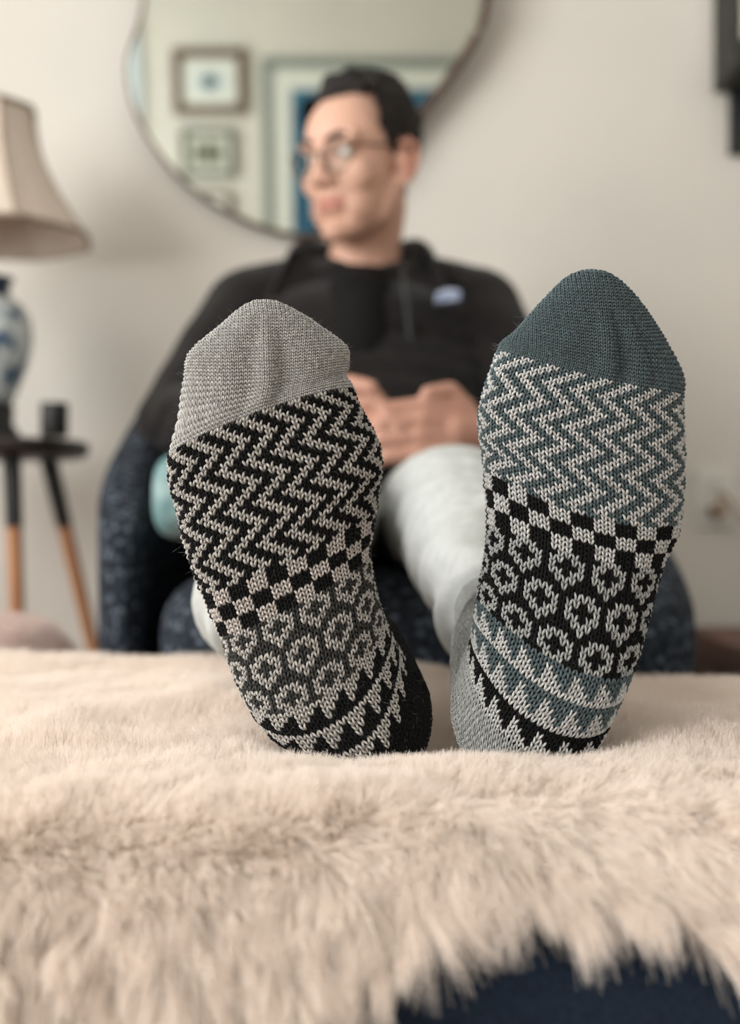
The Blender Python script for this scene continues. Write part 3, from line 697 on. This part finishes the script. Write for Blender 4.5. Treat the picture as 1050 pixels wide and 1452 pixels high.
# stand collar, open at the throat
vs_ = []; fs = []; nC = 40
for i in range(nC+1):
    a = math.radians(-62+i*(304/nC)); e = min(i, nC-i)/nC*2      # starts and ends at the front, runs round the nape
    ca, sa = math.sin(a), math.cos(a)
    for rr, zz_, in ((.128, .915), (.116, .948), (.098, .988+.014*min(1, e*3)), (.090, .994+.014*min(1, e*3)), (.083, .980), (.078, .915)):
        aa = math.radians(62)+math.radians(236)*i/nC
        fl = 1.0+.18*(1-min(1, e*2.5))
        vs_.append((-.014+rr*fl*math.sin(aa), 1.795-rr*1.02*math.cos(aa)*fl, zz_-.022*(1-min(1, e*2))))
for i in range(nC):
    for j in range(6): a = i*6+j; b = i*6+(j+1) % 6; fs.append((a, b, b+6, a+6))
fs.append(tuple(range(6))); fs.append(tuple(reversed(range(nC*6, nC*6+6))))
mesh('collar', vs_, fs, M_fleece, jk)
# black tee in the open front
sh = shells(); ellip(sh, (-.014, 1.742, .865), (.066, .074, .075)); ellip(sh, (-.012, 1.71, .79), (.058, .075, .12)); ellip(sh, (-.014, 1.79, .935), (.068, .066, .022))
remeshed('t_shirt', sh, .005, 4, M_tee, man)
s = shells(); pz0 = P(452, 0, 1.63)
torus_path(s, [Vector((-.014+s0*(.060+.006*k), 1.655+.012*k/4, .93-.055*k)) for s0 in (1,) for k in range(6)], .004, 8, False); mesh('zip', *s, M_black, jk)
# chest badge
lc = P(636, 422, 1.665); s = shells(); vs_ = []
M_badge = mat('pale_blue_badge', (176, 186, 206), .7, (92, 108, 150), 60, 2, lo=.45, hi=.6)
nb = 14
for i in range(nb):
    t = i/(nb-1); x_ = -.017+.034*t; top_ = .005+.004*math.sin(t*math.pi)+.004*t; bot_ = -.008+.004*t
    for z_ in (bot_, top_):
        for y_ in (-.012-.0, .02): vs_.append((lc.x+x_, lc.y+y_+.006*t, lc.z+z_))
for i in range(nb-1):
    o_ = i*4
    fs_ = [(o_, o_+4, o_+6, o_+2), (o_+1, o_+3, o_+7, o_+5), (o_+2, o_+6, o_+7, o_+3), (o_, o_+1, o_+5, o_+4)]
    s[1].extend(fs_)
s[1].append((0, 2, 3, 1)); o_ = (nb-1)*4; s[1].append((o_, o_+1, o_+3, o_+2)); s[0].extend(Vector(v) for v in vs_)
bd = mesh('chest_badge', *s, M_badge, jk, smooth=False); bd['label'] = 'small pale blue logo patch'

# trousers
sh = shells()
ellip(sh, (0, 1.64, .570), (.172, .12, .085))
for i, lg in enumerate(LEGS):
    a, kn, cu, an = [Vector(p) for p in lg]
    chain(sh, [a, a.lerp(kn, .55)+Vector((0, 0, .004)), kn+Vector((0, .02, .002)), kn.lerp(cu, .5), cu+Vector((0, .02, .0)), cu+Vector((0, -.012, -.002))], [.088, .080, .068, .058, .049, .047], 20)
def pfolds(md):
    c = coords(md).astype(float); n = normals(md)
    leg = sstep(1.5, 1.35, c[:,1])
    q = c[:,1]*1.0+c[:,2]*.9+np.abs(c[:,0]-np.where(c[:,0] > 0, .09, -.075))*.8
    d = leg*(.0035*np.sin(q*75+14*vnoise(c[:, [0, 1]], 61, 9))+.006*vnoise(c[:, [0, 1]], 62, 14)+.004*vnoise(c[:, [1, 2]], 63, 26))
    md.vertices.foreach_set('co', (c+n*d[:,None]).astype(np.float32).ravel())
tr = remeshed('trousers', sh, .005, 5, M_pants, man, pfolds); tr['label'] = 'pale grey jogging trousers'

# ------------------------------------------------------------------ knitted socks, stitch by stitch
def yarn(name, rgb, var=.16):
    m = mat(name, tuple(x*(1-var) for x in rgb), .95, tuple(min(255, x*(1+var*.5)) for x in rgb), 420, 4, .5, 1400, spec=.08, lo=.3, hi=.7, sheen=.06)
    return m
Y_black = yarn('black_yarn', (20, 20, 20)); Y_light = yarn('light_grey_yarn', (188, 184, 178)); Y_grey = yarn('mid_grey_yarn', (150, 150, 148))
Y_char = yarn('charcoal_yarn', (66, 66, 64)); Y_white = yarn('silver_white_yarn', (206, 206, 204)); Y_slate = yarn('slate_yarn', (94, 108, 111)); Y_greyblue = yarn('pale_grey_yarn', (176, 178, 176))
Y_pinkish = yarn('warm_white_yarn', (200, 192, 186)); Y_toeL = yarn('ash_grey_yarn', (190, 188, 184))
def yb(name, c): return mat(name, c, .95, spec=.05)

def leg_template():
    path = [(-.04, -.80, -.25), (-.16, -.40, .22), (-.26, .05, .36), (-.36, .45, .20), (-.40, .72, -.15)]
    rad = [.07, .17, .20, .17, .08]; n = 5; V = []; Fc = []
    for (x, y, z), r in zip(path, rad):
        for j in range(n): t = 2*math.pi*j/n; V.append((x+r*math.cos(t), y, z+r*math.sin(t)))
    for i in range(len(path)-1):
        for j in range(n): a = i*n+j; b = i*n+(j+1) % n; Fc += [(a, b, b+n), (a, b+n, a+n)]
    return np.array(V), np.array(Fc)
TV, TF = leg_template()
TV2 = TV*np.array([-1, 1, 1]); TF2 = TF[:, ::-1]
STV = np.concatenate([TV, TV2]); STF = np.concatenate([TF, TF2+len(TV)])

class Sock:
    def __init__(self, keys, folds):
        self.k = np.array([k[0] for k in keys], float)
        self.c = np.array([k[1] for k in keys]); self.a = np.array([k[2] for k in keys]); self.m = np.array([k[3] for k in keys]); self.b = np.array([k[4] for k in keys])
        self.folds = folds
    def _ip(self, arr, w_):
        k = self.k; i = int(np.clip(np.searchsorted(k, w_)-1, 0, len(k)-2)); h = k[i+1]-k[i]; t = (w_-k[i])/h
        def sl(j):
            if j == 0: return (arr[1]-arr[0])/(k[1]-k[0])
            if j == len(k)-1: return (arr[-1]-arr[-2])/(k[-1]-k[-2])
            d0 = (arr[j]-arr[j-1])/(k[j]-k[j-1]); d1 = (arr[j+1]-arr[j])/(k[j+1]-k[j])
            same = d0*d1 > 0
            return np.where(same, 2*d0*d1/np.where(np.abs(d0+d1) < 1e-12, 1, d0+d1), 0)      # monotone: no overshoot
        m0, m1 = sl(i)*h, sl(i+1)*h
        return (2*t**3-3*t*t+1)*arr[i]+(t**3-2*t*t+t)*m0+(-2*t**3+3*t*t)*arr[i+1]+(t**3-t*t)*m1
    def loop(self, w_, n=200):
        c, a, m, b = [self._ip(z, w_) for z in (self.c, self.a, self.m, self.b)]
        th = np.linspace(-math.pi, math.pi, n+1)
        t = np.sin(th); q = np.cos(th); sp = lambda x, e: np.sign(x)*np.abs(x)**e
        pos = c+a*sp(t, .92)[:,None]+b*sp(q, .80)[:,None]+m*(np.where(q > 0, q*q, -.15*q*q))[:,None]
        if self.folds:
            d = pos-c; d = d/np.linalg.norm(d, axis=1)[:,None]
            pos = pos+d*self.folds(w_, t, q)[:,None]
        s = np.concatenate([[0], np.cumsum(np.linalg.norm(np.diff(pos, axis=0), axis=1))])
        return pos, s-np.interp(0.0, th, s), s[-1]
    def at(self, w_, so, rel=True):
        pos, s, C = self.loop(w_)
        lo, hi = s[0], s[-1]
        if rel: x = np.where(so < 0, so*2*abs(lo), so*2*hi)
        else: x = np.clip(so, lo, hi)
        return np.stack([np.interp(x, s, pos[:,k]) for k in range(3)], 1), (lo, hi)

def stitches(sock, w0, w1, nrows, ncols=None, pitch=None, color=None, thick=1.0, ys=1.0, equal=False):
    V = []; T = []; MI = []; nv = 0
    ws = np.linspace(w0, w1, 80); fl = np.array([sock.at(a, np.array([0.]))[0][0] for a in ws]); cl = np.concatenate([[0], np.cumsum(np.linalg.norm(np.diff(fl, axis=0), axis=1))])
    if nrows is None: nrows = int(cl[-1]/(pitch*.80))
    we = np.interp(np.linspace(0, cl[-1], nrows+1), cl, ws) if equal else np.linspace(w0, w1, nrows+1)
    for r in range(nrows):
        wc = (we[r]+we[r+1])/2; dw = we[r+1]-we[r]
        if ncols: so = (np.arange(ncols)+.5)/ncols-.5; rel = True; cid = np.arange(ncols)
        else:
            _, (lo, hi) = sock.at(wc, np.array([0.]))
            i0 = int(math.ceil(lo/pitch)); i1 = int(math.floor(hi/pitch)); cid = np.arange(i0, i1+1); so = cid*pitch; rel = False
        p, _ = sock.at(wc, so, rel); eps = 1.0/ncols*.5 if ncols else pitch*.5
        pr, _ = sock.at(wc, so+eps, rel); pl, _ = sock.at(wc, so-eps, rel)
        pu, _ = sock.at(wc-dw*.5, so, rel); pd, _ = sock.at(wc+dw*.5, so, rel)
        eu = pr-pl; ev = pu-pd
        wl = np.linalg.norm(eu, axis=1)
        n = np.cross(eu, ev); n = n/np.maximum(np.linalg.norm(n, axis=1), 1e-9)[:,None]
        ok = wl > .0004
        p, eu, ev, n, wl, ci = p[ok], eu[ok], ev[ok], n[ok], wl[ok], cid[ok]
        hl = np.linalg.norm(ev, axis=1); k = len(p)
        if not k: continue
        jit = rng.normal(size=(k, 3))*.06
        nz = n*(np.minimum(wl, hl*1.3)*thick)[:,None]
        pts = p[:,None,:]+STV[None,:,0,None]*eu[:,None,:]*(1+.08*jit[:,0])[:,None,None]+STV[None,:,1,None]*ys*ev[:,None,:]+(STV[None,:,2]+jit[:,1][:,None])[:,:,None]*nz[:,None,:]
        V.append(pts.reshape(-1, 3)); T.append((STF[None]+(nv+np.arange(k)*len(STV))[:,None,None]).reshape(-1, 3))
        mi = color(r, ci) if color is not None else np.zeros(k, int)
        MI.append(np.repeat(mi, len(STF))); nv += k*len(STV)
    return np.concatenate(V), np.concatenate(T), np.concatenate(MI)

ROS = np.zeros((12, 6), int)
flower = ['.XXX.', 'XX.XX', 'X...X', 'XX.XX', '.XXX.', '..X..']
for (r0, c0) in ((0, 0), (6, 3)):
    for i, row in enumerate(flower):
        for j, ch_ in enumerate(row):
            if ch_ == 'X': ROS[(r0+i) % 12, (c0+j) % 6] = 1
def zig(P_, wdt, amp, fg, bg, sgn=1):
    def f(r, c):
        k = r % (2*amp); tri = k if k < amp else 2*amp-k
        return np.where(((c-sgn*tri) % P_) < wdt, fg, bg)
    return f
def checks(fg, bg, n=3): return lambda r, c: np.where(((c//n)+(r//n)) % 2 == 0, fg, bg)
def rosette(fg, bg): return lambda r, c: np.where(ROS[r % 12, c % 6] == 1, fg, bg)
def triangles(fg, bgs, flip=1, per=5, up=True, pc=4):
    def f(r, c):
        tier = r//per; k = r % per; k = k if up else per-1-k
        return np.where(((flip*c+tier*2) % pc) < k, fg, bgs[min(tier, len(bgs)-1)])
    return f

def key(row, Lp, Rp, Mp, yf, D, beta):
    yc = yf+D*math.cos(beta)
    L_, R2, M_ = P(*Lp, yc), P(*Rp, yc), P(*Mp, yc); c = (L_+R2)/2
    return (row, np.array(c), np.array((R2-L_)/2), np.array(M_-c), np.array((0, -D*math.cos(beta), -D*math.sin(beta))))
def wkey(row, c, a, b, m=(0, 0, 0)): return (row, np.array(c, float), np.array(a, float), np.array(m, float), np.array(b, float))

def gauss(x, c, s): return np.exp(-((x-c)/s)**2)
def fold_left(w_, t, q):
    k = float(sstep(-22, -12, w_)*sstep(3, -5, w_)); fr = np.maximum(q, 0)
    return fr*k*(.0035*gauss(t, .0, .09)-.0030*gauss(t, .18, .12)+.0018*gauss(t, -.45, .16)-.0012*gauss(t, -.2, .1)+.0012*gauss(t, .5, .15))
def fold_right(w_, t, q):
    k = float(sstep(-20, -8, w_)*sstep(4, -4, w_)); fr = np.maximum(q, 0)
    return fr*k*(.0026*gauss(t, .06, .09)-.0034*gauss(t, .22, .10)+.0022*gauss(t, .40, .11)-.0024*gauss(t, .56, .09)+.0015*gauss(t, -.4, .16))

# rows count from the toe-cap edge (0) towards the heel
left_keys = [
    key(-24, (366,428), (386,428), (376,426), .716, .0040, 0),
    key(-23, (348,436), (406,436), (377,433), .713, .0085, 0),
    key(-20, (318,460), (445,458), (381,458), .708, .0150, 0),
    key(-13, (266,513), (494,501), (383,515), .704, .0215, 0),
    key(-10, (264,535), (494,517), (384,538), .703, .0235, 0),
    key(-6, (258,575), (489,532), (382,560), .702, .0255, 0),
    key(0,  (243,645), (500,552), (378,588), .700, .0290, 0),
    key(16, (259,745), (538,640), (405,698), .700, .0345, 0),
    key(30, (291,842), (529,735), (412,795), .702, .0380, 0),
    key(39, (316,900), (523,790), (428,850), .703, .0400, 0),
    key(55, (352,990), (545,880), (455,968), .702, .0430, .10),
    key(70, (392,1024), (577,948), (520,1030), .704, .0440, .45),
    key(78, (415,1006), (611,1012), (520,1036), .708, .0380, .95),
    wkey(86, (-.020, .790, .480), (.040, -.008, .006), (.0, -.024, -.034)),
    wkey(94, (-.036, .822, .497), (.036, -.010, .002), (0, -.010, -.036)),
    wkey(112, (-.088, .935, .515), (.037, -.006, 0), (0, -.004, -.037))]
right_keys = [
    key(-24, (829,386), (851,386), (840,384), .716, .0040, 0),
    key(-23, (810,392), (869,394), (840,391), .713, .0085, 0),
    key(-20, (778,420), (902,425), (842,424), .708, .0150, 0),
    key(-11, (735,468), (943,487), (845,490), .704, .0215, 0),
    key(-3, (709,492), (968,545), (842,530), .702, .0255, 0),
    key(0,  (706,500), (966,562), (838,543), .700, .0280, 0),
    key(16, (681,598), (966,660), (822,640), .700, .0345, 0),
    key(30, (690,670), (960,742), (825,734), .701, .0380, 0),
    key(39, (695,744), (933,802), (825,790), .702, .0400, 0),
    key(56, (680,850), (893,935), (800,928), .701, .0430, .10),
    key(71, (664,935), (847,1036), (735,1008), .703, .0440, .40),
    key(79, (643,1008), (846,1012), (738,1034), .708, .0380, .95),
    wkey(86, (.096, .790, .480), (.041, .004, -.003), (.0, -.024, -.034)),
    wkey(94, (.099, .822, .497), (.037, .003, 0), (0, -.010, -.036)),
    wkey(112, (.099, .935, .515), (.037, 0, 0), (0, -.004, -.037))]

def build_sock(name, keys, folds, label, zones, toe_m, heel_m, base_m):
    sock = Sock(keys, folds)
    # lining under the stitches
    ws = np.concatenate([np.linspace(-24, -20, 8)[:-1], np.linspace(-20, 112, 110)]); V = []; n = 72
    for w_ in ws:
        p, _ = sock.at(w_, np.linspace(-.5, .5, n, endpoint=False)); c = sock._ip(sock.c, w_)
        d = p-c; l = np.linalg.norm(d, axis=1)[:,None]; V.append(c+d*np.maximum(l-.0014, l*.3)/np.maximum(l, 1e-6))
    V = np.concatenate(V); nr = len(ws); Fc = []
    for i in range(nr-1):
        for j in range(n): a = i*n+j; b = i*n+(j+1) % n; Fc.append((a, a+n, b+n, b))
    Fc.append(tuple(range(n))); Fc.append(tuple(reversed(range((nr-1)*n, nr*n))))
    so = mesh(name, V, Fc, base_m, man); so['label'] = label
    mi = np.zeros(len(Fc), int)
    for i in range(nr-1):
        if ws[i] < -.2: mi[i*n:(i+1)*n] = 1
        elif ws[i] > zones[-1][1]: mi[i*n:(i+1)*n] = 2
    mi[-2] = 1; so.data.polygons.foreach_set('material_index', mi.astype(np.int32))
    v, t, m_ = stitches(sock, -23.8, 0, None, pitch=.0026, thick=1.0, ys=.82, equal=True)
    fast_mesh('toe_cap', v, t, toe_m, so, kind='stuff')
    mats = [Y_black, Y_light, Y_char, Y_white, Y_slate, Y_greyblue, Y_grey, Y_pinkish]
    for nm, w0, w1, rows, fn, in [(z[2], z[0], z[1], z[3], z[4]) for z in zones]:
        v, t, m_ = stitches(sock, w0, w1, rows, ncols=72, color=fn)
        fast_mesh(nm, v, t, mats, so, m_, kind='stuff')
    v, t, m_ = stitches(sock, zones[-1][1], 111, 40, ncols=84, thick=.9)
    fast_mesh('heel_and_leg', v, t, heel_m, so, kind='stuff')
    # stray fibres
    nf = 2600; pp = []; dd = []
    for w_ in rng.uniform(-23, 75, 130):
        so_ = rng.uniform(-.5, .5, nf//130); p, _ = sock.at(w_, so_); c = sock._ip(sock.c, w_); d = p-c; d /= np.linalg.norm(d, axis=1)[:,None]; pp.append(p); dd.append(d)
    pp = np.concatenate(pp); dd = np.concatenate(dd)+rng.normal(size=(len(pp), 3))*.8; K = 5; t_ = np.linspace(0, 1, K)
    cur = rng.normal(size=dd.shape)*.0016
    pts = pp[:,None,:]+dd[:,None,:]*(.0026*rng.uniform(.4, 1.2, len(pp))[:,None]*t_[None])[:,:,None]+cur[:,None,:]*(t_**2)[None,:,None]
    hair('fuzz', pts, np.full(len(pp), .00003), Y_greyblue, so, .6)
    return so
BK, LI, CH_, WH, SL, GB, GR, PK = range(8)
build_sock('sock', left_keys, fold_left, 'knitted sock with light grey toe cap and black zigzags',
    [(0, 30, 'zigzag_band', 30, zig(4, 2, 4, LI, BK)), (30, 39, 'checker_band', 9, checks(PK, BK)), (39, 55, 'rosette_band', 17, rosette(LI, CH_)), (55, 70, 'triangle_band', 15, triangles(LI, [BK, BK, BK, BK], 1, 5, False))],
    Y_toeL, Y_black, [Y_black, Y_toeL, Y_black])
build_sock('sock', right_keys, fold_right, 'knitted sock with slate toe cap and white zigzags',
    [(0, 30, 'zigzag_band', 30, zig(4, 2, 4, WH, SL, -1)), (30, 39, 'checker_band', 9, checks(WH, BK)), (39, 56, 'rosette_band', 17, rosette(GB, BK)), (56, 71, 'triangle_band', 15, triangles(WH, [SL, SL, BK, BK], 1, 5, True))],
    Y_slate, Y_greyblue, [Y_black, Y_slate, Y_greyblue])
